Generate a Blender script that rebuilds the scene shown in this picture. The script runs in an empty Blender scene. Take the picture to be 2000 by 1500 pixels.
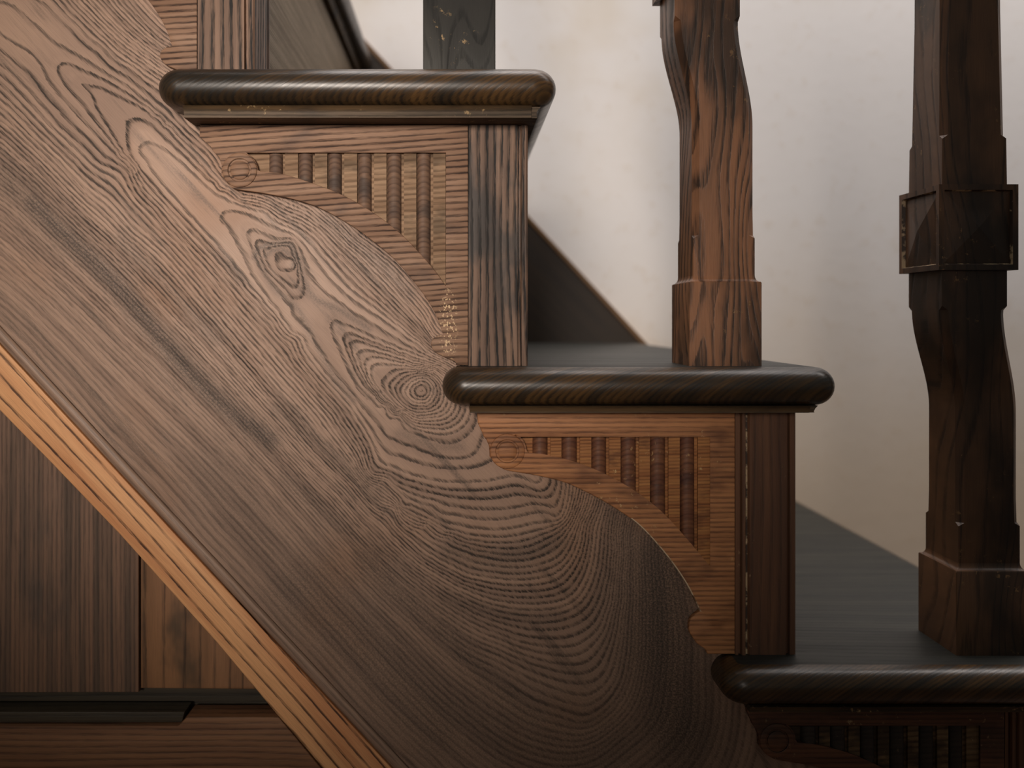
import bpy, bmesh, math, random
import numpy as np
from mathutils import Vector, Matrix

# ------------------------------------------------------------------ units
# The stair's outer face (string, carved brackets) is the plane Y = 0; one "unit" is S metres,
# (px, py) are positions on that plane, d is depth behind it, all in units.
S = 0.00032
Z0 = (1834 - 625) * S           # height of the eye above the floor
D = 1700 * S                    # eye to outer face of the stair
def X(px): return (px - 900) * S
def Z(py): return Z0 - (py - 625) * S

scene = bpy.context.scene
# ------------------------------------------------------------------ camera
cam_d = bpy.data.cameras.new('camera')
cam = bpy.data.objects.new('camera', cam_d)
scene.collection.objects.link(cam)
cam.location = (0, -D, Z0)
cam.rotation_euler = (math.pi / 2, 0, 0)
cam_d.sensor_width = 36
cam_d.lens = 36 * 1700 / 2000
cam_d.shift_x = 100 / 2000
cam_d.shift_y = -125 / 2000
cam_d.clip_start = 0.02
cam_d.dof.use_dof = True
cam_d.dof.focus_distance = D * 0.985
cam_d.dof.aperture_fstop = 4.5
scene.camera = cam

# ------------------------------------------------------------------ world and lights
w = bpy.data.worlds.new('World'); scene.world = w
w.use_nodes = True
w.node_tree.nodes['Background'].inputs[0].default_value = (0.93, 1.0, 0.94, 1)
w.node_tree.nodes['Background'].inputs[1].default_value = 0.075

def aim(o, target):
    o.rotation_euler = (Vector(target) - o.location).to_track_quat('-Z', 'Y').to_euler()

def light(name, kind, loc, target, energy, color, **kw):
    l = bpy.data.lights.new(name, kind); l.energy = energy; l.color = color
    for k, v in kw.items(): setattr(l, k, v)
    o = bpy.data.objects.new(name, l); scene.collection.objects.link(o)
    o.location = loc; aim(o, target)
    return o
# hall lamp in front and to the left of the stair
light('hall_lamp', 'SPOT', (-0.30, -1.47, Z0 + 0.27), (X(520), 0, Z(265)), 104, (1.0, 0.89, 0.79),
      shadow_soft_size=0.2, spot_size=math.radians(27.5), spot_blend=1.0)
# daylight falling down the stairwell onto the plaster wall
light('stairwell_daylight', 'AREA', (0.50, 0.15, Z0 + 1.15), (0.50, 0.56, Z0 + 0.0), 20.0, (1.0, 0.94, 0.91),
      shape='RECTANGLE', size=1.9, size_y=0.5)
vs = scene.view_settings
vs.view_transform = 'Standard'; vs.look = 'None'; vs.exposure = 0.0; vs.gamma = 1.0
vs.use_curve_mapping = False

# ------------------------------------------------------------------ helpers
def tag(o, label=None, cat=None, group=None, kind=None):
    if label: o['label'] = label
    if cat: o['category'] = cat
    if group: o['group'] = group
    if kind: o['kind'] = kind
    return o

def link(name, me, mat=None, parent=None):
    o = bpy.data.objects.new(name, me)
    scene.collection.objects.link(o)
    if mat:
        me.materials.clear(); me.materials.append(mat)
    if parent:
        o.parent = parent
        o.matrix_parent_inverse = Matrix.Translation(-parent.location)
    return o

def empty(name, loc, label, cat, group=None):
    o = bpy.data.objects.new(name, None); scene.collection.objects.link(o)
    o.location = loc; o.empty_display_size = 0.02
    return tag(o, label, cat, group)

def smooth(me, ang=35):
    me.polygons.foreach_set('use_smooth', [True] * len(me.polygons))
    try: me.set_sharp_from_angle(angle=math.radians(ang))
    except Exception: pass
    return me

def bm_mesh(bm, name, sm=None):
    bmesh.ops.recalc_face_normals(bm, faces=bm.faces)
    me = bpy.data.meshes.new(name); bm.to_mesh(me); bm.free()
    if sm: smooth(me, sm)
    return me

def board(name, outlines, d0, d1, bevel=0.0, sm=40, plane='front'):
    """Solid board cut to 2-D outlines (units; later outlines are holes) between depths d0 (front) and d1."""
    cu = bpy.data.curves.new(name, 'CURVE'); cu.dimensions = '2D'; cu.fill_mode = 'BOTH'
    for pts in outlines:
        sp = cu.splines.new('POLY'); sp.points.add(len(pts) - 1); sp.use_cyclic_u = True
        for p, (a, b) in zip(sp.points, pts):
            if plane == 'front': p.co = (X(a), Z(b), 0, 1)
            else: p.co = (X(a), b * S, 0, 1)
    half = (d1 - d0) * S / 2
    cu.extrude = half - bevel * S
    cu.bevel_depth = bevel * S; cu.bevel_resolution = 2
    cu.offset = -bevel * S
    tmp = bpy.data.objects.new(name, cu); scene.collection.objects.link(tmp)
    dg = bpy.context.evaluated_depsgraph_get()
    me = bpy.data.meshes.new_from_object(tmp.evaluated_get(dg))
    bpy.data.objects.remove(tmp); bpy.data.curves.remove(cu)
    me.name = name
    if plane == 'front':
        me.transform(Matrix.Rotation(math.pi / 2, 4, 'X'))
        me.transform(Matrix.Translation((0, (d0 + d1) / 2 * S, 0)))
    bm = bmesh.new(); bm.from_mesh(me)
    bmesh.ops.remove_doubles(bm, verts=bm.verts, dist=1e-6)
    bmesh.ops.recalc_face_normals(bm, faces=bm.faces)
    bm.to_mesh(me); bm.free()
    smooth(me, sm)
    return me

def prism(name, plan, z0, z1, bevel=0):
    """Upright prism: plan in units (px, depth), from py z0 (top) to py z1 (bottom)."""
    bm = bmesh.new()
    a = [bm.verts.new((X(p), q * S, Z(z1))) for p, q in plan]
    b = [bm.verts.new((X(p), q * S, Z(z0))) for p, q in plan]
    bm.faces.new(a); bm.faces.new(b)
    n = len(plan)
    for i in range(n):
        bm.faces.new((a[i], a[(i + 1) % n], b[(i + 1) % n], b[i]))
    bmesh.ops.recalc_face_normals(bm, faces=bm.faces)
    if bevel:
        bmesh.ops.bevel(bm, geom=list(bm.edges), offset=bevel * S, segments=2, affect='EDGES')
    return bm_mesh(bm, name, 35)

def box(px0, px1, d0, d1, py0, py1): return [(px0, d0), (px1, d0), (px1, d1), (px0, d1)], py0, py1

def catmull(pts, n=8):
    P = [np.array(p, float) for p in pts]
    P = [2 * P[0] - P[1]] + P + [2 * P[-1] - P[-2]]
    out = []
    for i in range(1, len(P) - 2):
        for k in range(n):
            t = k / n
            a, b, c, d = P[i - 1], P[i], P[i + 1], P[i + 2]
            out.append(tuple(.5 * (2 * b + (c - a) * t + (2 * a - 5 * b + 4 * c - d) * t * t + (3 * b - a - 3 * c + d) * t ** 3)))
    out.append(tuple(P[-2]))
    return out

# ------------------------------------------------------------------ materials
def srgb(r, g, b):
    f = lambda c: (c / 255 / 12.92) if c / 255 <= .04045 else ((c / 255 + .055) / 1.055) ** 2.4
    return (f(r), f(g), f(b), 1)

class NT:
    def __init__(self, name):
        self.m = bpy.data.materials.new(name); self.m.use_nodes = True
        self.t = self.m.node_tree; self.t.nodes.clear()
        self.out = self.t.nodes.new('ShaderNodeOutputMaterial')
        self.b = self.t.nodes.new('ShaderNodeBsdfPrincipled')
        self.t.links.new(self.b.outputs[0], self.out.inputs[0])
    def n(self, kind, **kw):
        nd = self.t.nodes.new('ShaderNode' + kind)
        for k, v in kw.items(): setattr(nd, k, v)
        return nd
    def set(self, sock, v):
        if hasattr(v, 'links') or isinstance(v, bpy.types.NodeSocket): self.t.links.new(v, sock)
        else: sock.default_value = v
    def math(self, op, a, b=0.0, c=None, clamp=False):
        nd = self.n('Math', operation=op, use_clamp=clamp)
        self.set(nd.inputs[0], a); self.set(nd.inputs[1], b)
        if c is not None: self.set(nd.inputs[2], c)
        return nd.outputs[0]
    def noise(self, vec, scale, detail=3, rough=.5, dist=0):
        nd = self.n('TexNoise'); self.set(nd.inputs['Vector'], vec)
        nd.inputs['Scale'].default_value = scale; nd.inputs['Detail'].default_value = detail
        nd.inputs['Roughness'].default_value = rough; nd.inputs['Distortion'].default_value = dist
        return nd.outputs[0]
    def ramp(self, fac, stops, interp='LINEAR'):
        nd = self.n('ValToRGB'); cr = nd.color_ramp; cr.interpolation = interp
        while len(cr.elements) < len(stops): cr.elements.new(.5)
        for e, (p, c) in zip(cr.elements, stops):
            e.position = p; e.color = c if isinstance(c, tuple) else (c, c, c, 1)
        self.set(nd.inputs[0], fac)
        return nd.outputs[0]
    def smooth(self, v, a, b, lo=0.0, hi=1.0):
        nd = self.n('MapRange', interpolation_type='SMOOTHSTEP')
        self.set(nd.inputs[0], v)
        for i, x in enumerate((a, b, lo, hi)): nd.inputs[i + 1].default_value = x
        return nd.outputs[0]
    def mix(self, fac, a, b, mode='MIX'):
        nd = self.n('Mix', data_type='RGBA', blend_type=mode)
        self.set(nd.inputs[0], fac); self.set(nd.inputs[6], a); self.set(nd.inputs[7], b)
        return nd.outputs[2]
    def comb(self, x, y, z):
        nd = self.n('CombineXYZ')
        for i, v in enumerate((x, y, z)): self.set(nd.inputs[i], v)
        return nd.outputs[0]
    def bump(self, h, strength, dist):
        nd = self.n('Bump'); nd.inputs['Strength'].default_value = strength
        nd.inputs['Distance'].default_value = dist; self.set(nd.inputs['Height'], h)
        self.t.links.new(nd.outputs[0], self.b.inputs['Normal'])

def grain_shade(T, f, grad, along, cross, light_c, mid_c, dark_c, line, rough, stain=None, stain_c=None,
                blotch=None, bump=.25, coat=0.0, lw=9.0, edge=None, rag=7.0):
    """Ring porous wood. f counts the growth rings, grad is rings per unit; along runs with the fibres, cross goes
    across them. Each ring starts with a ragged dark row of pores about lw units wide that fades into the late wood."""
    tick = T.noise(T.comb(T.math('MULTIPLY', along, 130), T.math('MULTIPLY', cross, 1500), 0.0), 1.0, 3, .65)
    off = T.math('MULTIPLY', T.math('SUBTRACT', tick, .5), T.math('MULTIPLY', grad, rag))
    fr = T.math('FRACT', T.math('ADD', f, off))
    wd = T.math('MINIMUM', T.math('MULTIPLY', grad, lw), .54)
    up = T.smooth(T.math('DIVIDE', fr, wd), .25, 1.0, 1.0, 0.0)
    back = T.smooth(T.math('DIVIDE', T.math('SUBTRACT', 1.0, fr), T.math('MINIMUM', T.math('MULTIPLY', grad, 2.0), .2)), 0, 1, 1.0, 0.0)
    ln = T.math('MAXIMUM', up, back)
    dash = T.noise(T.comb(T.math('MULTIPLY', along, 48), T.math('MULTIPLY', cross, 700), T.math('MULTIPLY', f, .9)), 1.0, 3, .6)
    ln = T.math('MULTIPLY', ln, T.smooth(dash, .36, .58, .35, 1.0))
    soft = T.noise(T.comb(T.math('MULTIPLY', along, 5.0), T.math('MULTIPLY', f, .45), 0.0), 1.0, 3, .55)
    softm = T.smooth(soft, .36, .66)
    amt = T.math('MULTIPLY', ln, T.math('MULTIPLY', T.math('MULTIPLY_ADD', softm, .25, .75), line), clamp=True)
    col = T.mix(softm, light_c, mid_c)
    fib = T.noise(T.comb(T.math('MULTIPLY', along, 60), T.math('MULTIPLY', cross, 2600), T.math('MULTIPLY', f, .5)), 1.0, 2, .7)
    col = T.mix(T.smooth(fib, .38, .72, 0, .32), col, T.mix(.5, mid_c, dark_c))
    if blotch: col = T.mix(blotch[0], col, blotch[1])
    col = T.mix(amt, col, dark_c)
    if stain is not None: col = T.mix(stain, col, stain_c)
    if edge: col = T.mix(edge[0], col, edge[1])
    T.set(T.b.inputs['Base Color'], col)
    T.set(T.b.inputs['Roughness'], T.math('MULTIPLY_ADD', amt, .15, T.math('MULTIPLY_ADD', softm, .10, rough)))
    T.b.inputs['Specular IOR Level'].default_value = .35
    T.b.inputs['Coat Weight'].default_value = coat
    T.b.inputs['Coat Roughness'].default_value = .28
    h = T.math('MULTIPLY_ADD', fib, .5, T.math('MULTIPLY', amt, -1.0))
    T.bump(h, bump, .0005)
    return T.m

def wood(name, light_c, mid_c, dark_c, ang=0.0, rings=110, wav=1.2, wav_scale=5, line=.9, rough=.5, seed=0.0, bump=.25,
         coat=0.0, blotch=None, blotch_scale=18, blotch_rng=(.52, .68), axis='XZ', tilt=0.0, cath=0.0, chips=None, lw=7.0, rag=5.0, chip_at=None):
    """ang: grain direction in the XZ plane, degrees, 0 = along X, 90 = upright."""
    T = NT(name)
    g = T.n('NewGeometry')
    mp = T.n('Mapping', vector_type='POINT')
    T.t.links.new(g.outputs['Position'], mp.inputs[0])
    mp.inputs['Location'].default_value = (seed, seed * .37, seed * .61)
    mp.inputs['Rotation'].default_value = (0, math.radians(ang), 0)
    if axis == 'Y': mp.inputs['Rotation'].default_value = (0, 0, math.radians(90))
    sp = T.n('SeparateXYZ'); T.t.links.new(mp.outputs[0], sp.inputs[0])
    al, dy, cr = sp.outputs
    n1 = T.noise(T.comb(T.math('MULTIPLY', al, wav_scale * .45), T.math('MULTIPLY', dy, wav_scale), T.math('MULTIPLY', cr, wav_scale * 2.2)), 1.0, 2, .45)
    f = T.math('MULTIPLY', cr, rings)
    f = T.math('MULTIPLY_ADD', dy, rings * .75, f)
    if tilt: f = T.math('MULTIPLY_ADD', al, rings * tilt, f)
    f = T.math('MULTIPLY_ADD', n1, wav * 6, f)
    if blotch is not None:
        bn = T.noise(T.comb(T.math('MULTIPLY', al, .5), dy, cr), blotch_scale, 4, .6)
        blotch = (T.smooth(bn, blotch_rng[0], blotch_rng[1], 0, .85), blotch)
    edge = None
    if chips is not None:
        cn = T.noise(g.outputs['Position'], 230, 4, .7)
        cl = T.noise(g.outputs['Position'], 24, 2, .5)
        where = T.smooth(cl, .5, .62)
        if chip_at:                                # one patch of flaked varnish: centre and half-size
            sx = T.n('SeparateXYZ'); T.t.links.new(g.outputs['Position'], sx.inputs[0])
            px, py, rx, ry = chip_at
            a = T.math('MULTIPLY_ADD', sx.outputs[0], 1 / (rx * S), -X(px) / (rx * S))
            b = T.math('MULTIPLY_ADD', sx.outputs[2], 1 / (ry * S), -Z(py) / (ry * S))
            where = T.smooth(T.math('ADD', T.math('MULTIPLY', a, a), T.math('MULTIPLY', b, b)), .2, 1.0, 1.0, 0.0)
            cn = T.math('ADD', T.noise(g.outputs['Position'], 700, 2, .6), .05)
        edge = (T.math('MULTIPLY', T.smooth(cn, .60, .68), where, clamp=True), chips)
    return grain_shade(T, f, rings * S, al, cr, light_c, mid_c, dark_c, line, rough, blotch=blotch, bump=bump, coat=coat, edge=edge, lw=lw, rag=rag)

M = {}
M['bracket_a'] = wood('bracket_wood_upper', srgb(154, 118, 92), srgb(132, 98, 75), srgb(60, 42, 33), 4, 270, .9, 5, 1.05, .55, lw=5, chips=srgb(220, 186, 146), chip_at=(876, 635, 22, 85), seed=.3, blotch=srgb(96, 74, 62), blotch_scale=30, blotch_rng=(.56, .74))
M['bracket_b'] = wood('bracket_wood_lower', srgb(196, 136, 90), srgb(168, 113, 74), srgb(82, 52, 36), 0, 330, .4, 4, .75, .5, lw=5, seed=.9, blotch=srgb(96, 58, 40), blotch_scale=26, blotch_rng=(.52, .72), chips=srgb(196, 158, 112))
M['reed'] = wood('reed_wood', srgb(128, 98, 78), srgb(104, 80, 66), srgb(58, 44, 38), 3, 300, .6, 6, .55, .6, lw=5, seed=1.4, blotch=srgb(74, 62, 56), blotch_scale=40)
M['reed_b'] = wood('reed_wood_lower', srgb(136, 90, 62), srgb(112, 70, 52), srgb(62, 40, 30), 2, 330, .6, 6, .5, .5, lw=5, seed=1.9, blotch=srgb(84, 54, 46), blotch_scale=40, chips=srgb(190, 150, 104))
M['recess'] = wood('recess_wood', srgb(158, 126, 96), srgb(132, 102, 77), srgb(74, 56, 42), 4, 290, .8, 5, .7, .62, seed=2.3, blotch=srgb(104, 82, 60), blotch_scale=60, blotch_rng=(.5, .66))
M['recess_b'] = wood('recess_wood_lower', srgb(184, 126, 72), srgb(158, 100, 58), srgb(84, 52, 32), 2, 480, .8, 5, .6, .55, seed=2.9, blotch=srgb(120, 76, 46), blotch_scale=60, chips=srgb(206, 172, 120))
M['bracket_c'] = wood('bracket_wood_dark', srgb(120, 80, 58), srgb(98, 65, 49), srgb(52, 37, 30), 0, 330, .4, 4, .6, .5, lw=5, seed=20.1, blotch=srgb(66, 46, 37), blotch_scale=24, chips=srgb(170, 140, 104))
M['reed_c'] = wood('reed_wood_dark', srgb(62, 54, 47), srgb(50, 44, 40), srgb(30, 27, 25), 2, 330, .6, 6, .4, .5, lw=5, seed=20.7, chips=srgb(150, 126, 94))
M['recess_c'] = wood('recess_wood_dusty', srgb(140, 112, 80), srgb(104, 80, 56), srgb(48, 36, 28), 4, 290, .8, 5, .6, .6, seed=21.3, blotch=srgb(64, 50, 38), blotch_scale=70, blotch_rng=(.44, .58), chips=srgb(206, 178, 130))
M['post'] = wood('post_wood', srgb(136, 104, 82), srgb(104, 80, 66), srgb(38, 34, 32), 90, 190, 1.2, 5, 1.25, .5, lw=9, seed=3.1, blotch=srgb(52, 48, 46), blotch_scale=24, blotch_rng=(.5, .66))
M['post_b'] = wood('post_wood_lower', srgb(118, 82, 60), srgb(96, 66, 49), srgb(52, 37, 30), 90, 180, 1.0, 5, .5, .45, seed=3.9, chips=srgb(150, 120, 90))
M['tread'] = wood('tread_wood', srgb(90, 65, 38), srgb(50, 39, 27), srgb(20, 17, 14), 33, 400, .3, 6, .8, .30, seed=4.4, blotch=srgb(30, 26, 21), blotch_scale=10, blotch_rng=(.36, .58), coat=.32, bump=.12)
M['tread_top'] = wood('tread_top_wood', srgb(46, 46, 41), srgb(38, 38, 35), srgb(24, 25, 24), 0, 240, .8, 6, .5, .42, seed=17.4, bump=.2)
M['moulding'] = wood('moulding_wood', srgb(96, 74, 50), srgb(66, 52, 36), srgb(28, 24, 19), 0, 420, .5, 6, .6, .55, seed=18.4, blotch=srgb(40, 33, 26), blotch_scale=22, chips=srgb(150, 124, 88), bump=.12)
M['riser'] = wood('riser_wood', srgb(118, 98, 70), srgb(98, 80, 57), srgb(60, 50, 37), 0, 500, 1.0, 6, .6, .5, seed=5.2, axis='Y')
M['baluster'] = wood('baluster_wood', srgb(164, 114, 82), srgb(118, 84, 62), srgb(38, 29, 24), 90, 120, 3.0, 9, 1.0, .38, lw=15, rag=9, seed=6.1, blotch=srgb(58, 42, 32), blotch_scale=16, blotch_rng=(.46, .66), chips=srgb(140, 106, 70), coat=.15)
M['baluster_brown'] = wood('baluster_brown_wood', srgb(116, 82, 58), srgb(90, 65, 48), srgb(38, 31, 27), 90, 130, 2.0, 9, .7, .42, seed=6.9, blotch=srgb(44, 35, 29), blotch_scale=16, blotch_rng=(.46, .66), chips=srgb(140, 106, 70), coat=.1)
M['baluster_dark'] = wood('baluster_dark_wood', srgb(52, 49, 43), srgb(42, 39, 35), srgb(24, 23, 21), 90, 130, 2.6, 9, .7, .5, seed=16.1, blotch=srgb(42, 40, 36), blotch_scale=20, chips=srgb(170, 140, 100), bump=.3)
M['rail'] = wood('rail_wood', srgb(244, 182, 128), srgb(214, 146, 98), srgb(84, 54, 38), -47.3, 105, .8, 4, 1.15, .48, seed=7.7)
M['bottom_rail'] = wood('bottom_rail_wood', srgb(150, 106, 74), srgb(128, 88, 62), srgb(72, 50, 38), 0, 220, 1.2, 5, .7, .5, seed=8.2)
M['panel'] = wood('panel_wood', srgb(138, 104, 82), srgb(100, 80, 66), srgb(66, 54, 48), 90, 340, .5, 4, .65, .55, seed=9.4, blotch=srgb(84, 72, 64), blotch_scale=14)
M['panel_b'] = wood('panel_wood_plain', srgb(156, 112, 78), srgb(132, 94, 64), srgb(60, 46, 36), 90, 95, 1.0, 5, .8, .5, seed=10.6, blotch=srgb(84, 68, 52), blotch_scale=22)
M['bead'] = wood('bead_wood', srgb(172, 140, 118), srgb(146, 118, 100), srgb(70, 56, 48), -47.3, 300, .6, 4, .5, .4, seed=11.3)
M['dark'] = wood('dark_wood', srgb(80, 70, 56), srgb(62, 54, 44), srgb(28, 24, 21), 0, 200, 1, 5, .5, .45, seed=12.4)
M['crevice'] = wood('crevice_dark', srgb(34, 28, 23), srgb(28, 24, 20), srgb(18, 16, 14), 0, 200, 1, 5, .5, .8, seed=12.9)
M['skirt'] = wood('skirting_wood', srgb(56, 46, 38), srgb(46, 38, 32), srgb(28, 24, 20), -47.3, 220, 1, 5, .5, .4, seed=13.4)
M['skirt_cap'] = wood('skirting_cap_wood', srgb(120, 90, 62), srgb(104, 78, 54), srgb(64, 48, 36), -47.3, 220, 1, 5, .4, .4, seed=14.4)

def plaster():
    T = NT('plaster'); g = T.n('NewGeometry')
    a = T.noise(g.outputs['Position'], 3.2, 4, .55)
    b = T.noise(g.outputs['Position'], 60, 3, .6)
    col = T.mix(T.smooth(a, .46, .66), srgb(222, 217, 214), srgb(212, 202, 190))
    col = T.mix(T.smooth(b, .55, .75, 0, .25), col, srgb(202, 186, 168))
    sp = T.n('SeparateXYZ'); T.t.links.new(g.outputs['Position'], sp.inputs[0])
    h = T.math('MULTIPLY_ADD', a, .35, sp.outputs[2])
    col = T.mix(T.smooth(h, .30, .66, .7, 0.0), col, srgb(216, 192, 160))      # tan tone, stronger towards the foot of the wall
    T.set(T.b.inputs['Base Color'], col)
    T.b.inputs['Roughness'].default_value = .9
    T.bump(b, .12, .002)
    return T.m
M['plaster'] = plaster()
def worn(base, pale, lo=.44, hi=.56):
    T = NT('worn_edge'); g = T.n('NewGeometry')
    n = T.noise(g.outputs['Position'], 90, 4, .65)
    T.set(T.b.inputs['Base Color'], T.mix(T.smooth(n, lo, hi), base, pale))
    T.b.inputs['Roughness'].default_value = .6
    return T.m
M['worn'] = worn(srgb(120, 90, 64), srgb(214, 190, 158), .36, .5)
M['worn_post'] = worn(srgb(64, 48, 38), srgb(190, 164, 130), .48, .56)
M['floor'] = wood('floor_wood', srgb(92, 66, 48), srgb(78, 55, 40), srgb(44, 32, 25), 0, 120, 1, 3, .7, .45, seed=15.5)

# ------------------------------------------------------------------ the string board with its traced figure
# Growth rings as level lines (level, [points on the face]); a thin-plate spline fills in between.
RINGS = [
 (1, [(0,5),(25,11),(50,30),(70,50),(100,75),(137,97),(175,120),(212,145),(250,168),(300,208)]),
 (1, [(0,68),(25,85),(50,100),(70,117),(82,135),(92,155),(110,178),(150,225),(200,278)]),
 (2, [(113,133),(120,125),(135,124),(155,133),(180,143),(205,155),(250,182),(300,220),(350,265),(400,312)]),
 (2, [(118,150),(130,170),(160,205),(200,255),(230,293),(262,330)]),
 (3, [(160,163),(180,166),(200,172),(220,182),(270,205),(310,235),(345,270),(390,320),(430,365)]),
 (3, [(170,175),(180,190),(190,215),(205,240),(222,270),(240,300)]),
 (4, [(243,232),(255,228),(275,230),(300,245),(325,270),(370,312),(420,360),(460,388)]),
 (4, [(245,255),(247,280),(253,300),(272,330)]),
 (5, [(270,285),(285,275),(305,280),(330,295),(360,320),(390,350),(425,380),(470,400),(520,415)]),
 (5, [(272,300),(285,320),(294,335),(315,358),(350,398),(385,437),(420,474),(435,492),(487,558),(539,616)]),
 (4, [(320,385),(400,470),(445,519),(504,588),(573,662)]),
 (6, [(436,416),(452,411),(480,416),(514,432),(546,446),(575,458),(600,484),(650,550),(695,588),(747,623),(816,672)]),
 (6, [(445,442),(469,491),(490,536),(514,571),(549,619),(600,680),(643,735),(688,784)]),
 (7, [(481,456),(492,446),(514,453),(539,463),(570,466),(586,484),(602,519),(625,560),(680,600),(740,637),(815,684)]),
 (7, [(490,481),(507,526),(532,557),(566,597),(608,657),(643,714),(680,760)]),
 (8, [(497,477),(504,467),(525,474),(546,475),(570,473),(580,494),(588,525),(594,556)]),
 (8, [(504,494),(521,529),(546,553),(573,583)]),
 (9, [(514,487),(539,480),(563,480),(574,501),(582,526),(585,548)]),
 (9, [(518,505),(532,529),(556,550),(576,564)]),
 (10, [(539,512),(552,501),(573,508),(577,522),(566,530),(548,527)]),
 (5.35, [(330,335),(360,362)]), (5.6, [(395,392),(415,405)]), (6.4, [(465,440)]), (4.5, [(258,262)]), (3.4, [(200,195)]), (2.4, [(140,146)]),
 (10.6, [(560,516)]), (7.35, [(606,592),(624,606)]),
 (8, [(644,636),(653,623),(677,633),(712,647),(764,671),(833,699)]),
 (8, [(650,657),(663,685),(677,720),(695,754),(719,784),(764,820),(816,850),(880,866),(915,850)]),
 (9, [(670,656),(680,648),(697,654),(729,668),(781,688),(833,706)]),
 (9, [(674,675),(688,713),(705,744),(733,775),(780,812)]),
 (10, [(681,672),(697,664),(735,676),(783,693)]),
 (11, [(695,692),(705,682),(729,684),(781,700)]), (11, [(705,720),(722,752),(752,785)]),
 (12.5, [(715,713),(729,702),(764,706),(809,716)]), (12.5, [(722,740),(742,770),(770,797)]),
 (14, [(747,740),(767,723),(799,720)]), (14, [(750,761),(774,789),(815,812),(860,805)]),
 (15.5, [(764,754),(785,733),(815,726)]),
 (17.5, [(785,763),(802,742),(833,737),(851,761),(835,790),(803,787)]), (21, [(823,765)]),
 (7, [(750,852),(790,872),(850,892),(902,896),(930,884),(942,860)]),
 (6, [(750,880),(810,904),(870,914),(930,912),(954,902)]),
 (5, [(750,908),(810,930),(870,942),(950,941),(1006,932),(1046,944)]),
 (4, [(740,915),(810,941),(870,956),(950,958),(1008,950),(1054,960)]),
 (3, [(730,922),(810,954),(870,969),(950,976),(1010,968),(1062,974)]),
 (2, [(800,962),(870,986),(950,996),(1010,992),(1046,986),(1080,992)]),
 (1, [(790,968),(890,1006),(950,1016),(1010,1011),(1054,1003),(1090,1008)]),
 (0, [(700,892),(800,986),(890,1024),(970,1036),(1030,1028),(1092,1016)]),
 (-2, [(780,990),(870,1040),(950,1060),(1030,1056),(1094,1028)]),
 (-4, [(720,950),(830,1028),(910,1068),(990,1084),(1050,1076),(1100,1044)]),
 (-6, [(400,600),(540,762),(700,940),(780,1015),(870,1076),(950,1104),(1030,1108),(1090,1088),(1112,1056)]),
 (-9, [(830,1084),(910,1128),(1010,1144),(1090,1132),(1130,1080),(1142,1024)]),
 (-12, [(870,1132),(950,1168),(1050,1180),(1118,1160),(1150,1100),(1158,1040)]),
 (-15, [(0,310),(200,490),(400,694),(540,844),(700,1012),(780,1090),(870,1158),(970,1204),(1070,1216),(1142,1192),(1174,1120),(1182,1040)]),
 (-18, [(910,1210),(1010,1252),(1110,1264),(1174,1220),(1198,1120),(1202,1020)]),
 (-22, [(970,1280),(1050,1316),(1130,1336),(1182,1312),(1210,1200),(1218,1040)]),
 (-26, [(1030,1380),(1150,1410),(1222,1330),(1236,1200),(1236,1060)]),
 (-27, [(0,430),(200,610),(400,806),(540,950),(700,1125),(910,1320)]),
 (-33, [(1150,1490),(1260,1400),(1285,1240),(1280,1110)]), (-38, [(1340,1240),(1330,1420)]),
 (-42, [(0,610),(400,1035),(700,1360),(850,1500)]),
 (0, [(0,100),(30,125),(60,150),(90,190),(115,215),(300,410),(400,522),(469,605),(539,685),(643,806)]),
 (-1, [(0,128),(25,147),(70,195),(110,240)]), (-5, [(0,195),(110,300),(260,445)]),
 (-1, [(105,0),(200,92),(300,170),(330,195)]), (-6, [(160,0),(230,70),(310,130)]), (-14, [(240,0),(315,75)]),
 (2, [(470,384),(510,392),(560,418)]), (-2, [(600,405),(660,455),(740,530),(815,610),(845,655)]),
 (2, [(620,450),(700,532),(780,610),(830,660)]), (-6, [(700,465),(770,520),(840,600)]),
]
STAINS = [  # (amount, width, centre line)
 (.72, 4.5, [(497,502),(508,484),(540,477),(566,477),(577,500),(574,520)]), (.6, 4, [(517,502),(530,490),(552,488),(565,497)]),
 (.55, 5, [(584,500),(591,540),(614,582),(660,604),(720,642)]),
 (.45, 5, [(500,500),(535,562),(580,602),(622,680),(650,732),(690,782)]), (.4, 7, [(780,846),(850,872),(902,874)]),
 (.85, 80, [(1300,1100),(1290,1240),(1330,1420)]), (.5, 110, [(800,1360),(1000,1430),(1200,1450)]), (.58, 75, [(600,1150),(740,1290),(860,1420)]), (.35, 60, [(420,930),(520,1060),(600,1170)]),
 (.75, 17, [(60,395),(150,480),(235,565),(330,680),(430,785),(525,860)]),
 (.45, 26, [(0,335),(60,395),(130,470)]),
 (.40, 13, [(640,430),(690,470),(750,520),(800,575)]),
 (.45, 18, [(880,1075),(960,1092),(1030,1082),(1090,1060)]),
 (.55, 32, [(720,1090),(800,1180),(880,1250),(960,1330),(1080,1440)]),
 (.60, 34, [(1222,1000),(1250,1090),(1270,1240),(1290,1400),(1330,1520)]),
 (.40, 16, [(560,940),(700,1060),(800,1150)]),
 (.35, 12, [(540,800),(640,880),(740,960)]),
 (.35, 15, [(240,470),(300,530),(420,660)]),
 (.40, 14, [(870,1170),(1000,1200),(1090,1200)]),
]
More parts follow.
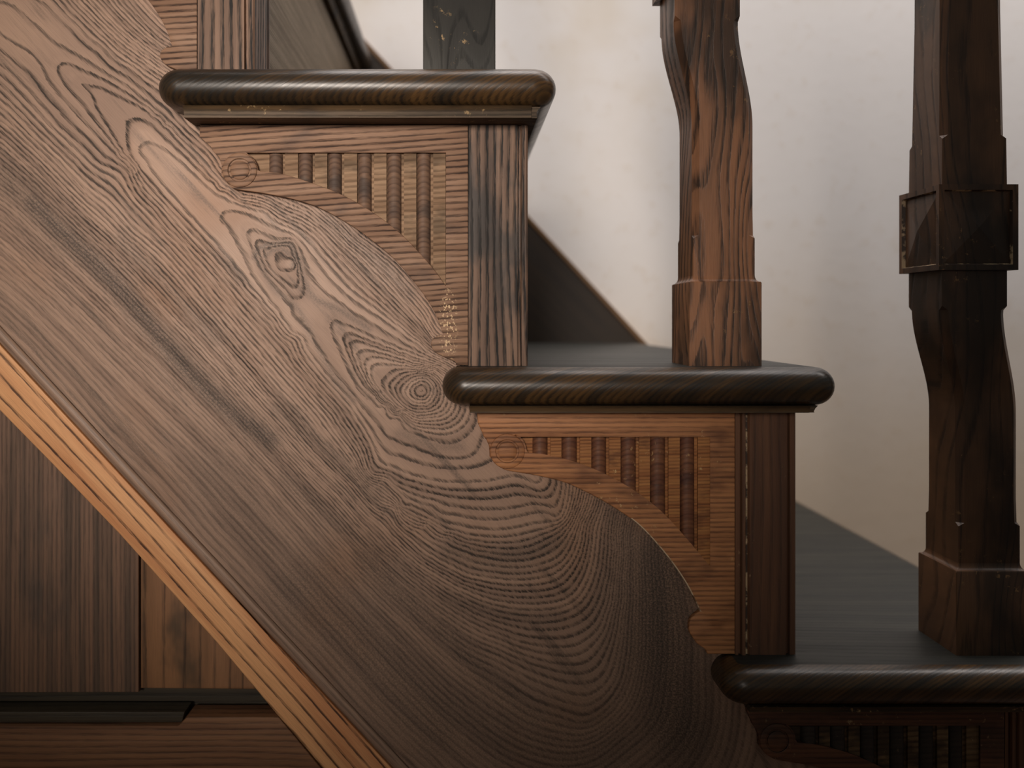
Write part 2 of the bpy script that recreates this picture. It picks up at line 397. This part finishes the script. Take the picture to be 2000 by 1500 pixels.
def tps(P, L, Q, lam=.02):
    sc = 400.0
    P = P / sc; Q = Q / sc
    def U(r2): return np.where(r2 > 0, r2 * np.log(r2 + 1e-12), 0) * .5
    n = len(P)
    K = U(((P[:, None] - P[None]) ** 2).sum(-1)) + lam * 1e-4 * np.eye(n)
    A = np.zeros((n + 3, n + 3)); A[:n, :n] = K; A[:n, n] = 1; A[:n, n + 1:] = P
    A[n:, :n] = A[:n, n:].T
    sol = np.linalg.solve(A, np.concatenate([L, np.zeros(3)]))
    out = np.zeros(len(Q)); grad = np.zeros(len(Q))
    for i in range(0, len(Q), 4000):
        q = Q[i:i + 4000]
        df = q[:, None] - P[None]; r2 = (df ** 2).sum(-1)
        out[i:i + 4000] = U(r2) @ sol[:n] + sol[n] + q @ sol[n + 1:]
        dU = (np.log(r2 + 1e-12) + 1)[:, :, None] * df
        g = np.einsum('ijk,j->ik', dU, sol[:n]) + sol[n + 1:]
        grad[i:i + 4000] = np.sqrt((g ** 2).sum(1)) / sc
    return out, grad

PL = {-1: -130, 0: 390, 1: 915, 2: 1432, 3: 1955}      # left and right side of each corner post
PR = {-1: -15, 0: 500, 1: 1030, 2: 1550, 3: 2070}
TT = {0: -406, 1: 154, 2: 714, 3: 1274, 4: 1834}       # tread tops (4 is the floor)
TH = 71
SUBS = {-1: 21, 0: 21, 1: 21, 2: 13, 3: 13}                                      # slab thickness, moulding below it
NOSE = 96
WALL = 1700

def build_string():
    lo = lambda x: 635 + 1.081 * x
    x_end = (1834 - 635) / 1.081
    outline = [(-420, lo(-420)), (x_end, 1834), (PL[3] - 1, 1834)]
    for n in (3, 2, 1, 0):
        outline += [(PL[n] - 1, TT[n] + TH + 1), (PL[n - 1] - 1, TT[n] + TH + 1)]
    outline += [(PL[-1] - 1, -560), (-420, -560)]
    bm = bmesh.new()
    front = [bm.verts.new((X(a), 0, Z(b))) for a, b in outline]
    back = [bm.verts.new((X(a), 78 * S, Z(b))) for a, b in outline]
    ff = bm.faces.new(front); bm.faces.new(back)
    n = len(outline)
    for i in range(n): bm.faces.new((front[i], front[(i + 1) % n], back[(i + 1) % n], back[i]))
    bmesh.ops.recalc_face_normals(bm, faces=bm.faces)
    bmesh.ops.triangulate(bm, faces=[f for f in bm.faces if len(f.verts) > 4])
    step = 5.5
    for k in range(-60, 290):
        x = k * step
        if -100 < x < 1480:
            bmesh.ops.bisect_plane(bm, geom=bm.verts[:] + bm.edges[:] + bm.faces[:], plane_co=(X(x), 0, 0), plane_no=(1, 0, 0))
    for k in range(-80, 300):
        y = k * step
        if -60 < y < 1540:
            bmesh.ops.bisect_plane(bm, geom=bm.verts[:] + bm.edges[:] + bm.faces[:], plane_co=(0, 0, Z(y)), plane_no=(0, 0, 1))
    me = bm_mesh(bm, 'stair_string')
    co = np.zeros(len(me.vertices) * 3); me.vertices.foreach_get('co', co); co = co.reshape(-1, 3)
    Q = np.stack([co[:, 0] / S + 900, (Z0 - co[:, 2]) / S + 625], 1)
    P, L = [], []
    for lev, pts in RINGS:
        c = catmull(pts, 2) if len(pts) > 2 else pts
        for p in c: P.append(p); L.append(lev)
    P = np.array(P, float); L = np.array(L, float)
    Qc = np.clip(Q, (-120, -80), (1500, 1560))
    f, grad = tps(P, L, Qc)
    f += (Q - Qc) @ np.array([.06, -.06])
    rng = np.random.RandomState(4)
    for k in range(9):                      # small natural waviness of the rings
        a = rng.rand() * 6.28; wl = 90 + 200 * rng.rand()
        f += .015 * np.sin((Q[:, 0] * math.cos(a) + Q[:, 1] * math.sin(a)) / wl * 6.28 + rng.rand() * 6)
    st = np.zeros(len(Q))
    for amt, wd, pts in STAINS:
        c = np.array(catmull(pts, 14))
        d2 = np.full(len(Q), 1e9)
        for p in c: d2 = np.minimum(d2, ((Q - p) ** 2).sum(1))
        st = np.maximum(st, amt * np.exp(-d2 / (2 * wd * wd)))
    a1 = me.attributes.new('ring', 'FLOAT', 'POINT'); a1.data.foreach_set('value', (f + 80).astype(np.float32))
    a2 = me.attributes.new('stain', 'FLOAT', 'POINT'); a2.data.foreach_set('value', st.astype(np.float32))
    con = .5 + .5 * np.clip((f + 36) / 26, 0, 1)
    a4 = me.attributes.new('contrast', 'FLOAT', 'POINT'); a4.data.foreach_set('value', con.astype(np.float32))
    a3 = me.attributes.new('pitch', 'FLOAT', 'POINT'); a3.data.foreach_set('value', np.clip(grad, .012, .5).astype(np.float32))
    T = NT('string_wood')
    ring = T.n('Attribute', attribute_name='ring').outputs['Fac']
    contrast = T.n('Attribute', attribute_name='contrast').outputs['Fac']
    pitch = T.n('Attribute', attribute_name='pitch').outputs['Fac']
    stain = T.n('Attribute', attribute_name='stain').outputs['Fac']
    g = T.n('NewGeometry'); mp = T.n('Mapping'); T.t.links.new(g.outputs['Position'], mp.inputs[0])
    mp.inputs['Rotation'].default_value = (0, math.radians(-47.3), 0)
    sp = T.n('SeparateXYZ'); T.t.links.new(mp.outputs[0], sp.inputs[0])
    al, dy, cr = sp.outputs
    bn = T.noise(g.outputs['Position'], 9, 3, .5)
    gn = T.noise(g.outputs['Position'], 900, 2, .7)
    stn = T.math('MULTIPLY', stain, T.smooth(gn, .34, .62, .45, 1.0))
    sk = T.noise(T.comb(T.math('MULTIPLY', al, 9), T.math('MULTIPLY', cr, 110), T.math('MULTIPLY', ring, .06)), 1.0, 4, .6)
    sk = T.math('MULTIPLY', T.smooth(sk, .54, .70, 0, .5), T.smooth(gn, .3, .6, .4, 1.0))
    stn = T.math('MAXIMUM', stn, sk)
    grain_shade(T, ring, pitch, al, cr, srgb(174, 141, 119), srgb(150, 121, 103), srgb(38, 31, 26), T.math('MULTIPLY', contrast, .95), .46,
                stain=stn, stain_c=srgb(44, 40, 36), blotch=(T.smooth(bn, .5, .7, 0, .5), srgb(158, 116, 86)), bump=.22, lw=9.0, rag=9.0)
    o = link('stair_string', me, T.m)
    tag(o, 'broad sloping string board with swirling cathedral grain and a knot eye', 'stair string')
    # rounded bead worked along the lower edge
    c, s = 1 / math.hypot(1, 1.081), 1.081 / math.hypot(1, 1.081)
    prof = []
    for k in range(9):
        t = math.pi * k / 8
        prof.append((13 - 11 * math.cos(t), 2 - 5 * math.sin(t)))      # across (away from the board), depth
    prof += [(24, 40), (2, 40)]
    bm = bmesh.new(); rows = []
    for x in (-420, x_end - 30):
        rows.append([bm.verts.new((X(x - s * u), d * S, Z(lo(x) + c * u))) for u, d in prof])
    for i in range(len(prof)):
        j = (i + 1) % len(prof)
        bm.faces.new((rows[0][i], rows[0][j], rows[1][j], rows[1][i]))
    bm.faces.new(rows[0]); bm.faces.new(rows[1])
    link('edge_bead', bm_mesh(bm, 'edge_bead', 40), M['bead'], o)
build_string()

# ------------------------------------------------------------------ treads
def build_tread(n, xl, xr, label):
    r = TH / 2; rc = 46
    zc = TT[n] + r
    xm = PL[n - 1]
    back = WALL - 28
    root = empty('stair_tread', (X((xl + xr) / 2), 0, Z(TT[n] + TH)), label, 'stair tread', 'stair treads')
    bm = bmesh.new(); rings = []
    NA = 14
    for k in range(NA + 1):
        a = -math.pi / 2 + math.pi * k / NA
        off = r * (1 - math.cos(a)); z = zc - r * math.sin(a)
        pts = [(xl + off, -1.5)]
        q = rc - off
        for j in range(9):
            t = math.pi + math.pi / 2 * j / 8
            pts.append((xl + rc + q * math.cos(t), -NOSE + rc + q * math.sin(t)))
        for j in range(9):
            t = -math.pi / 2 + math.pi / 2 * j / 8
            pts.append((xr - rc + q * math.cos(t), -NOSE + rc + q * math.sin(t)))
        pts += [(xr - off, back), (xm, back), (xm, -1.5)]
        rings.append([bm.verts.new((X(p), d * S, Z(z))) for p, d in pts])
    m = len(rings[0])
    for A, B in zip(rings, rings[1:]):
        for i in range(m): bm.faces.new((A[i], A[(i + 1) % m], B[(i + 1) % m], B[i]))
    bm.faces.new(rings[0]); bm.faces.new(rings[-1])
    bm.faces.ensure_lookup_table()
    bm.faces.index_update()
    tops = sorted(bm.faces, key=lambda q: -q.calc_center_median().z)[0]
    tid = tops.index
    o = link('tread_board', bm_mesh(bm, 'tread_board', 30), M['tread'], root)
    o.data.materials.append(M['tread_top'])
    o.data.polygons[tid].material_index = 1
    # scotia moulding under the nosing: front run and right return
    bm = bmesh.new()
    pr = PR[n]
    def run(profile, ends):
        rows = []
        for fn in ends: rows.append([bm.verts.new(fn(u, z)) for u, z in profile])
        k = len(profile)
        for i in range(k): bm.faces.new((rows[0][i], rows[0][(i + 1) % k], rows[1][(i + 1) % k], rows[1][i]))
        bm.faces.new(rows[0]); bm.faces.new(rows[1])
    zt = TT[n] + TH + .5; zb = zt + SUBS[n]
    prof = [(-80, zt), (-76, zt + 3), (-73, zt + 8), (-72, zt + 11), (-72, zb), (-2, zb), (-2, zt)]
    run(prof, [lambda u, z: (X(xl + 52), u * S, Z(z)), lambda u, z: (X(pr + 2), u * S, Z(z))])
    prof2 = [(20, zt), (15, zt + 5), (12, zt + 11), (13, zb), (2, zb), (2, zt)]
    run(prof2, [lambda u, z: (X(pr + u), -68 * S, Z(z)), lambda u, z: (X(pr + u), back * S, Z(z))])
    link('nosing_moulding', bm_mesh(bm, 'nosing_moulding', 40), M['moulding'], root)
build_tread(0, -190, 555, 'uppermost stair tread at top left, only its underside and nose edge in view')
build_tread(1, 330, 1080, 'upper stair tread with glossy rounded nosing above the paler carved bracket')
build_tread(2, 865, 1605, 'middle stair tread with rounded nosing carrying the reddish baluster')
build_tread(3, 1388, 2130, 'dark lower stair tread at bottom right under the collared baluster')

# ------------------------------------------------------------------ corner posts and risers
POSTS = {0: 'weathered corner post cut off by the top edge, on the upper tread',
         1: 'grey-brown corner post with strong vertical grain, on the middle tread',
         2: 'red-brown corner post with grooved left edge, on the lower tread',
         3: 'dark corner post at bottom right edge below the lowest tread'}
for n in range(4):
    l, r = PL[n], PR[n]
    plan = [(l, -13)]
    if n >= 2: plan += [(l + 6, -13), (l + 8, -6), (l + 11, -6), (l + 13, -15), (l + 19, -15), (l + 22, -8), (l + 25, -8), (l + 28, -13)]
    plan += [(r - 20, -13), (r - 18, -5), (r - 14, -5), (r - 12, -12), (r - 3, -12), (r, -9), (r, 96)]
    if n == 0: plan += [(r - 4, 100), (r - 4, 112), (r, 116), (r, 122)]
    else: plan += [(r, 122)]
    plan += [(l, 122)]
    o = link('corner_post', prism('corner_post', plan, TT[n] + TH + SUBS[n] + 1, TT[n + 1]), M['post'] if n < 2 else M['post_b'])
    if n == 2:                                     # worn arris in the grooves
        o.data.materials.append(M['worn_post'])
        for f in o.data.polygons:
            u = f.center.x / S + 900 - l
            if abs(f.normal.z) < .5 and 18 < u < 26 and f.center.y < 0: f.material_index = 1
    tag(o, POSTS[n], 'post', 'stair corner posts')
    plan, a, b = box(r - 34, r - 4, 124, WALL - 30, TT[n] + TH + .6, TT[n + 1] - .2)
    o = link('stair_riser', prism('stair_riser', plan, a, b), M['riser'])
    tag(o, ['brown riser board behind the topmost corner post', 'riser board behind the grey-brown corner post, facing the middle tread',
            'riser board behind the red-brown corner post, facing the lower tread', 'riser board below the lowest tread at the floor'][n], 'stair riser', 'stair risers')

# ------------------------------------------------------------------ carved brackets
def arc(cx, cy, r, a0, a1, n=14):
    return [(cx + r * math.cos(math.radians(a0 + (a1 - a0) * i / n)), cy - r * math.sin(math.radians(a0 + (a1 - a0) * i / n))) for i in range(n + 1)]

SHAPE_A = dict(top=247.5, right=914, bottom=712, rail=301, stile=871, circle=(472, 335),
    left=[(436,345),(437,325),(432,310),(421,299),(416,290),(394,270),(395,247.5)],
    upper=[(512,337),(554,342),(613,360),(671,383),(729,416),(787,461),(843,521),(871,559)],
    lower=[(455,368),(466,372),(515,379),(575,391),(624,407),(673,433),(715,461),(767,503),(802,542),(834,584),(855,622),(866,654)],
    curl=[(856,655),(845,663),(843,676),(853,689),(872,698),(889,706),(890,712)],
    reeds=[(526,554),(584,612),(641,669),(699,727),(756,785),(814,842)])
SHAPE_B = dict(top=799.5, right=1431, bottom=1272, rail=849, stile=1385, circle=(990, 879),
    left=[(956,890),(955,870),(950,858),(944,850),(941,842),(933,825),(931,799.5)],
    upper=[(1029,884),(1070,889),(1127,904),(1184,928),(1242,962),(1295,1005),(1352,1069),(1385,1109)],
    lower=[(975,910),(992,917),(1045,926),(1102,940),(1160,967),(1209,996),(1250,1027),(1299,1082),(1336,1135),(1363,1189)],
    curl=[(1354,1195),(1344,1206),(1342,1226),(1349,1240),(1358,1252),(1372,1262),(1378,1272)],
    reeds=[(1039,1070),(1096,1127),(1154,1184),(1211,1242),(1268,1299),(1326,1356)])
def shift(sh, dx, dy):
    out = {}
    for k, v in sh.items():
        if k in ('top', 'bottom', 'rail'): out[k] = v + dy
        elif k in ('right', 'stile'): out[k] = v + dx
        elif k == 'circle': out[k] = (v[0] + dx, v[1] + dy)
        elif k == 'reeds': out[k] = [(a + dx, b + dx) for a, b in v]
        else: out[k] = [(a + dx, b + dy) for a, b in v]
    return out

def build_bracket(sh, mats, label, bev=1.2, worn_run=None):
    fm, rm, bmats = mats
    cx, cy = sh['circle']
    root = empty('carved_bracket', (X(sh['right']), 0, Z(sh['bottom'])), label, 'bracket', 'carved stair brackets')
    low = catmull(sh['lower'], 6); up = catmull(sh['upper'], 6)
    curl = catmull(sh['curl'], 4)
    outline = [(sh['left'][-1][0], sh['top']), (sh['right'], sh['top']), (sh['right'], sh['bottom'])] + curl[::-1] + low[::-1] + sh['left'][:-1]
    hole = [(cx + 13, sh['rail']), (sh['stile'], sh['rail'])] + up[::-1]
    hole += arc(cx, cy, 35, 2, 62)
    fo = link('frame', board('frame', [outline, hole], -15, -.8, bev), M[fm], root)
    if worn_run:                                   # varnish rubbed off the arris of the arch
        fo.data.materials.append(M['worn'])
        run = np.array([p for p in low if worn_run[0] < p[0] < worn_run[1]])
        for f in fo.data.polygons:
            q = np.array([(v.x / S + 900, (Z0 - v.z) / S + 625) for v in (fo.data.vertices[i].co for i in f.vertices)])
            if f.center.y < -4 * S and np.sqrt(((run[None] - q[:, None]) ** 2).sum(2)).min(1).max() < 8: f.material_index = 1
    # recessed ground the reeds stand on
    ground = [(cx - 30, sh['rail'] - 5), (sh['stile'] + 5, sh['rail'] - 5), (sh['stile'] + 5, up[-1][1] + 4)]
    ground += [(a - 1, b + 4) for a, b in up[::-1]] + [(cx - 30, cy - 8)]
    ux = [p[0] for p in up]; uy = [p[1] for p in up]
    gb = bmesh.new(); gb.from_mesh(board('recess_ground', [ground], -2.4, -.6))
    rs = sh['reeds']                               # flat fillets between the reeds, a groove left beside each reed
    for i in range(len(rs)):
        x0 = rs[i][1] + 4.5; x1 = rs[i + 1][0] - .5 if i + 1 < len(rs) else sh['stile'] - .5
        xs = np.linspace(x0, x1, 5); fr = []; bk = []
        for x in list(xs): fr.append((x, float(np.interp(x, ux, uy)) + .4))
        pts = [(x0, sh['rail'] + .5), (x1, sh['rail'] + .5)] + fr[::-1]
        a = [gb.verts.new((X(p), -8.5 * S, Z(q))) for p, q in pts]
        b = [gb.verts.new((X(p), -2.0 * S, Z(q))) for p, q in pts]
        gb.faces.new(a); gb.faces.new(b)
        for k in range(len(pts)): gb.faces.new((a[k], a[(k + 1) % len(pts)], b[(k + 1) % len(pts)], b[k]))
    link('recess_ground', bm_mesh(gb, 'recess_ground', 40), M[bmats], root)
    for a, b in sh['reeds']:
        bm = bmesh.new(); c = (a + b) / 2; r = (b - a) / 2 - .8
        N = 10; top = []; bot = []
        for k in range(N + 1):
            t = math.pi * k / N
            x = c - r * math.cos(t); d = -2.4 - 12.6 * math.sin(t)
            yb = float(np.interp(x, ux, uy)) + .6
            bot.append(bm.verts.new((X(x), d * S, Z(yb))))
            top.append(bm.verts.new((X(x), (d + (2 if 0 < k < N else 0)) * S, Z(sh['rail'] + 1.5))))
        for k in range(N): bm.faces.new((top[k], top[k + 1], bot[k + 1], bot[k]))
        bm.faces.new(top); bm.faces.new(bot); bm.faces.new((top[0], top[-1], bot[-1], bot[0]))
        link('reed', bm_mesh(bm, 'reed', 50), M[rm], root)
    # turned roundel on the scroll end
    prof = [(0, -18.6), (8, -18.5), (16, -18.0), (18.4, -16.6), (19.0, -11), (21.6, -11), (22.2, -17), (23.4, -18), (30.5, -18), (33, -16.8), (34, -14.5), (34, -1)]
    bm = bmesh.new(); N = 40; rows = []
    for r, d in prof[1:]:
        rows.append([bm.verts.new((X(cx + r * math.cos(6.28319 * i / N)), d * S, Z(cy + r * math.sin(6.28319 * i / N)))) for i in range(N)])
    ce = bm.verts.new((X(cx), prof[0][1] * S, Z(cy)))
    for i in range(N):
        j = (i + 1) % N
        bm.faces.new((ce, rows[0][i], rows[0][j]))
        for A, B in zip(rows, rows[1:]): bm.faces.new((A[i], A[j], B[j], B[i]))
    bm.faces.new(rows[-1])
    for f in bm.faces:                             # darker material in the ring groove
        q = f.calc_center_median(); rr = math.hypot(q.x / S + 900 - cx, (Z0 - q.z) / S + 625 - cy)
        f.material_index = 1 if 18.4 < rr < 22.2 and len(f.verts) == 4 else 0
    me = bm_mesh(bm, 'roundel', 35); ids = [p.material_index for p in me.polygons]
    ro = link('roundel', me, M[fm], root); me.materials.append(M['crevice'])
    me.polygons.foreach_set('material_index', ids)
MA = ('bracket_a', 'reed', 'recess'); MB = ('bracket_b', 'reed_b', 'recess_b')
build_bracket(shift(SHAPE_A, -525, -559), MA, 'carved bracket at top left, only its right stile and arch tip in view')
build_bracket(SHAPE_A, MA, 'pale brown carved fan bracket under the upper tread, with six reeds and a roundel')
build_bracket(SHAPE_B, MB, 'orange-brown carved fan bracket under the middle tread, with chipped reeds and roundel', 2.4, (1225, 1400))
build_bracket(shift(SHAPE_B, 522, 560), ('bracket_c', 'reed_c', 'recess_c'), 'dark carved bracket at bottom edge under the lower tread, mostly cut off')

# ------------------------------------------------------------------ balusters
def baluster_meshes():
    """Local units: origin at the centre of the foot, z up."""
    def loft(secs, name, ang=30):
        bm = bmesh.new(); rows = []
        for h, cx, cy, hw, ch in secs:
            c = max(ch, .01)
            q = [(-hw + c, -hw), (hw - c, -hw), (hw, -hw + c), (hw, hw - c), (hw - c, hw), (-hw + c, hw), (-hw, hw - c), (-hw, -hw + c)]
            rows.append([bm.verts.new(((cx + a) * S, (cy + b) * S, h * S)) for a, b in q])
        for A, B in zip(rows, rows[1:]):
            for i in range(8): bm.faces.new((A[i], A[(i + 1) % 8], B[(i + 1) % 8], B[i]))
        bm.faces.new(rows[0]); bm.faces.new(rows[-1])
        return bm_mesh(bm, name, ang)
    foot = [(0, 0, 0, 70, 1), (161, 0, 0, 70, 1), (163, 0, 0, 69, 1)]
    for k in range(1, 6):
        t = k / 5 * math.pi / 2
        foot.append((163 + 13 * (1 - math.cos(t)), 0, 0, 69 - 9 * math.sin(t), 1))
    secs = [(176, 0, 0, 60, 1), (248, 0, 0, 60, 1), (254, 0, 0, 60, 11), (300, 0, 0, 59.5, 12)]
    SX, SY = -36, -10
    for k in range(0, 25):
        t = k / 24; e = t * t * (3 - 2 * t)
        h = 470 + (668 - 470) * t
        ch = 12 if k < 24 else 11
        secs.append((h, SX * e, SY * e, 59.5 + 3 * e, ch))
    secs += [(676, SX, SY, 63, 1), (747, SX, SY, 63, 1)]
    upper = [(905, SX, SY, 63, 1), (1000, SX, SY, 62, 1), (1007, SX, SY, 62, 11), (1250, SX, SY, 59, 12), (2100, SX, SY, 56, 12), (2108, SX, SY, 56, 1), (2160, SX, SY, 56, 1)]
    # collar with a sunk pyramid panel on each face
    bm = bmesh.new()
    hw = 76
    v = [bm.verts.new(((SX + a * hw) * S, (SY + b * hw) * S, h * S)) for h in (745, 909) for a, b in ((-1, -1), (1, -1), (1, 1), (-1, 1))]
    sides = [bm.faces.new((v[i], v[(i + 1) % 4], v[4 + (i + 1) % 4], v[4 + i])) for i in range(4)]
    bm.faces.new(v[3::-1]); bm.faces.new(v[4:8])
    bmesh.ops.recalc_face_normals(bm, faces=bm.faces)
    bmesh.ops.inset_individual(bm, faces=sides, thickness=15 * S, depth=0)
    before = set(bm.faces)
    bmesh.ops.inset_individual(bm, faces=sides, thickness=3 * S, depth=-7 * S)
    for f in set(bm.faces) - before: f.material_index = 1            # dusty sunk edge round each panel
    for f in sides:
        nrm = f.normal.copy()
        r = bmesh.ops.poke(bm, faces=[f])
        for vv in r['verts']: vv.co += nrm * 9 * S
    collar = bm_mesh(bm, 'collar')
    return loft(foot, 'foot'), loft(secs, 'shaft'), collar, loft(upper, 'upper_shaft')
mesh_set = baluster_meshes()
def place(o_list, root):
    for o in o_list: o.parent = root
bal_labels = {1: (897, 'baluster cropped to its plain square foot, on the upper tread'),
              2: (1412, 'reddish baluster with curved shaft, standing on the middle tread'),
              3: (1928, 'dark baluster with square panelled collar, on the lowest tread at right')}
first = None
for n, (bx, lab) in bal_labels.items():
    loc = (X(bx), (-17 + 70) * S, Z(TT[n]))
    if first is None:
        root = empty('baluster', loc, lab, 'baluster', 'stair balusters')
        parts = []
        for nm, me in zip(('foot', 'shaft', 'collar', 'upper_shaft'), mesh_set):
            me.materials.append(M['baluster']); me.materials.append(M['worn_post'])
            o = bpy.data.objects.new(nm, me); scene.collection.objects.link(o); o.parent = root; parts.append(o)
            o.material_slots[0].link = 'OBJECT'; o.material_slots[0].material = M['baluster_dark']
        first = (root, parts)
    else:
        root = first[0].copy(); scene.collection.objects.link(root)
        root.location = loc; root['label'] = lab
        for p in first[1]:
            c = p.copy(); scene.collection.objects.link(c); c.parent = root
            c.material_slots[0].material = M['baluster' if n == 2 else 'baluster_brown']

# ------------------------------------------------------------------ panelling under the string
root = empty('stair_panelling', (X(200), 20 * S, Z(1834)), 'framed wood panelling below the sloping string, with orange-brown diagonal rail', 'panelling')
c, s = 1 / math.hypot(1, 1.081), 1.081 / math.hypot(1, 1.081)
top = lambda x: (x - s * 27, 635 + 1.081 * x + c * 27)
rail = [top(-420), top(1060), (1040, 1834), (905, 1834), (600, 1466), (545, 1402), (425, 1258), (235, 1046), (100, 905), (0, 803), (-420, 371)]
link('diagonal_rail', board('diagonal_rail', [rail], 1, 44, 3), M['rail'], root)
br = [(-420, 1421), (346, 1420), (352, 1415), (364, 1402), (543, 1402), (598, 1468), (640, 1519), (-420, 1519)]
link('bottom_rail', board('bottom_rail', [br], 3, 60, 2), M['bottom_rail'], root)
lip = [(-420, 1397), (356, 1397), (351, 1418), (-420, 1419.5)]
link('rail_lip', board('rail_lip', [lip], 14, 60, 2), M['dark'], root)
low = [(-420, 1520.5), (642, 1520.5), (900, 1834), (-420, 1834)]
link('lower_panel', board('lower_panel', [low], 22, 44, 2), M['bottom_rail'], root)
b1 = [(-420, 360), (-420, 1374), (253.5, 1372), (253.5, 1050), (100, 890), (0, 790)]
link('panel_board', board('panel_board', [b1], 46, 64, 2), M['panel'], root)
b2 = [(257.5, 1060), (257.5, 1364), (520, 1366), (536, 1380), (440, 1262)]
link('panel_board', board('panel_board', [b2], 46, 64, 2.5), M['panel_b'], root)
bk = [(-420, 360), (-420, 1520), (630, 1520), (0, 790)]
link('back_panel', board('back_panel', [bk], 72, 84), M['dark'], root)

# ------------------------------------------------------------------ wall, skirting, floor
def slab(name, x0, x1, y0, y1, z0, z1, mat):
    bm = bmesh.new(); bmesh.ops.create_cube(bm, size=1)
    for v in bm.verts: v.co = Vector(((x0 + x1) / 2 + v.co.x * (x1 - x0), (y0 + y1) / 2 + v.co.y * (y1 - y0), (z0 + z1) / 2 + v.co.z * (z1 - z0)))
    o = link(name, bm_mesh(bm, name), mat); o['kind'] = 'structure'
    return o
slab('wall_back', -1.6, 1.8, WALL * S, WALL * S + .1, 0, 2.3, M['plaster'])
slab('floor', -1.6, 1.8, -2.2, WALL * S + .1, -.08, 0, M['floor'])
sk = lambda x: 711 + 1.078 * (x - 1590)
xe = 1590 + (1834 - 711) / 1.078
skirt = board('baseboard_back', [[(-900, sk(-900)), (xe, 1834), (xe - 620, 1834), (-900, sk(-900) + 668)]], WALL - 24, WALL - .5, 2)
o = link('baseboard_back', skirt, M['skirt']); o['kind'] = 'structure'
cap = board('trim_1', [[(-900, sk(-900) - 30), (xe + 28, 1834), (xe + 1, 1834), (-900, sk(-900) - 1)]], WALL - 27, WALL - .5, 5)
o2 = link('trim_1', cap, M['skirt_cap']); o2['kind'] = 'structure'
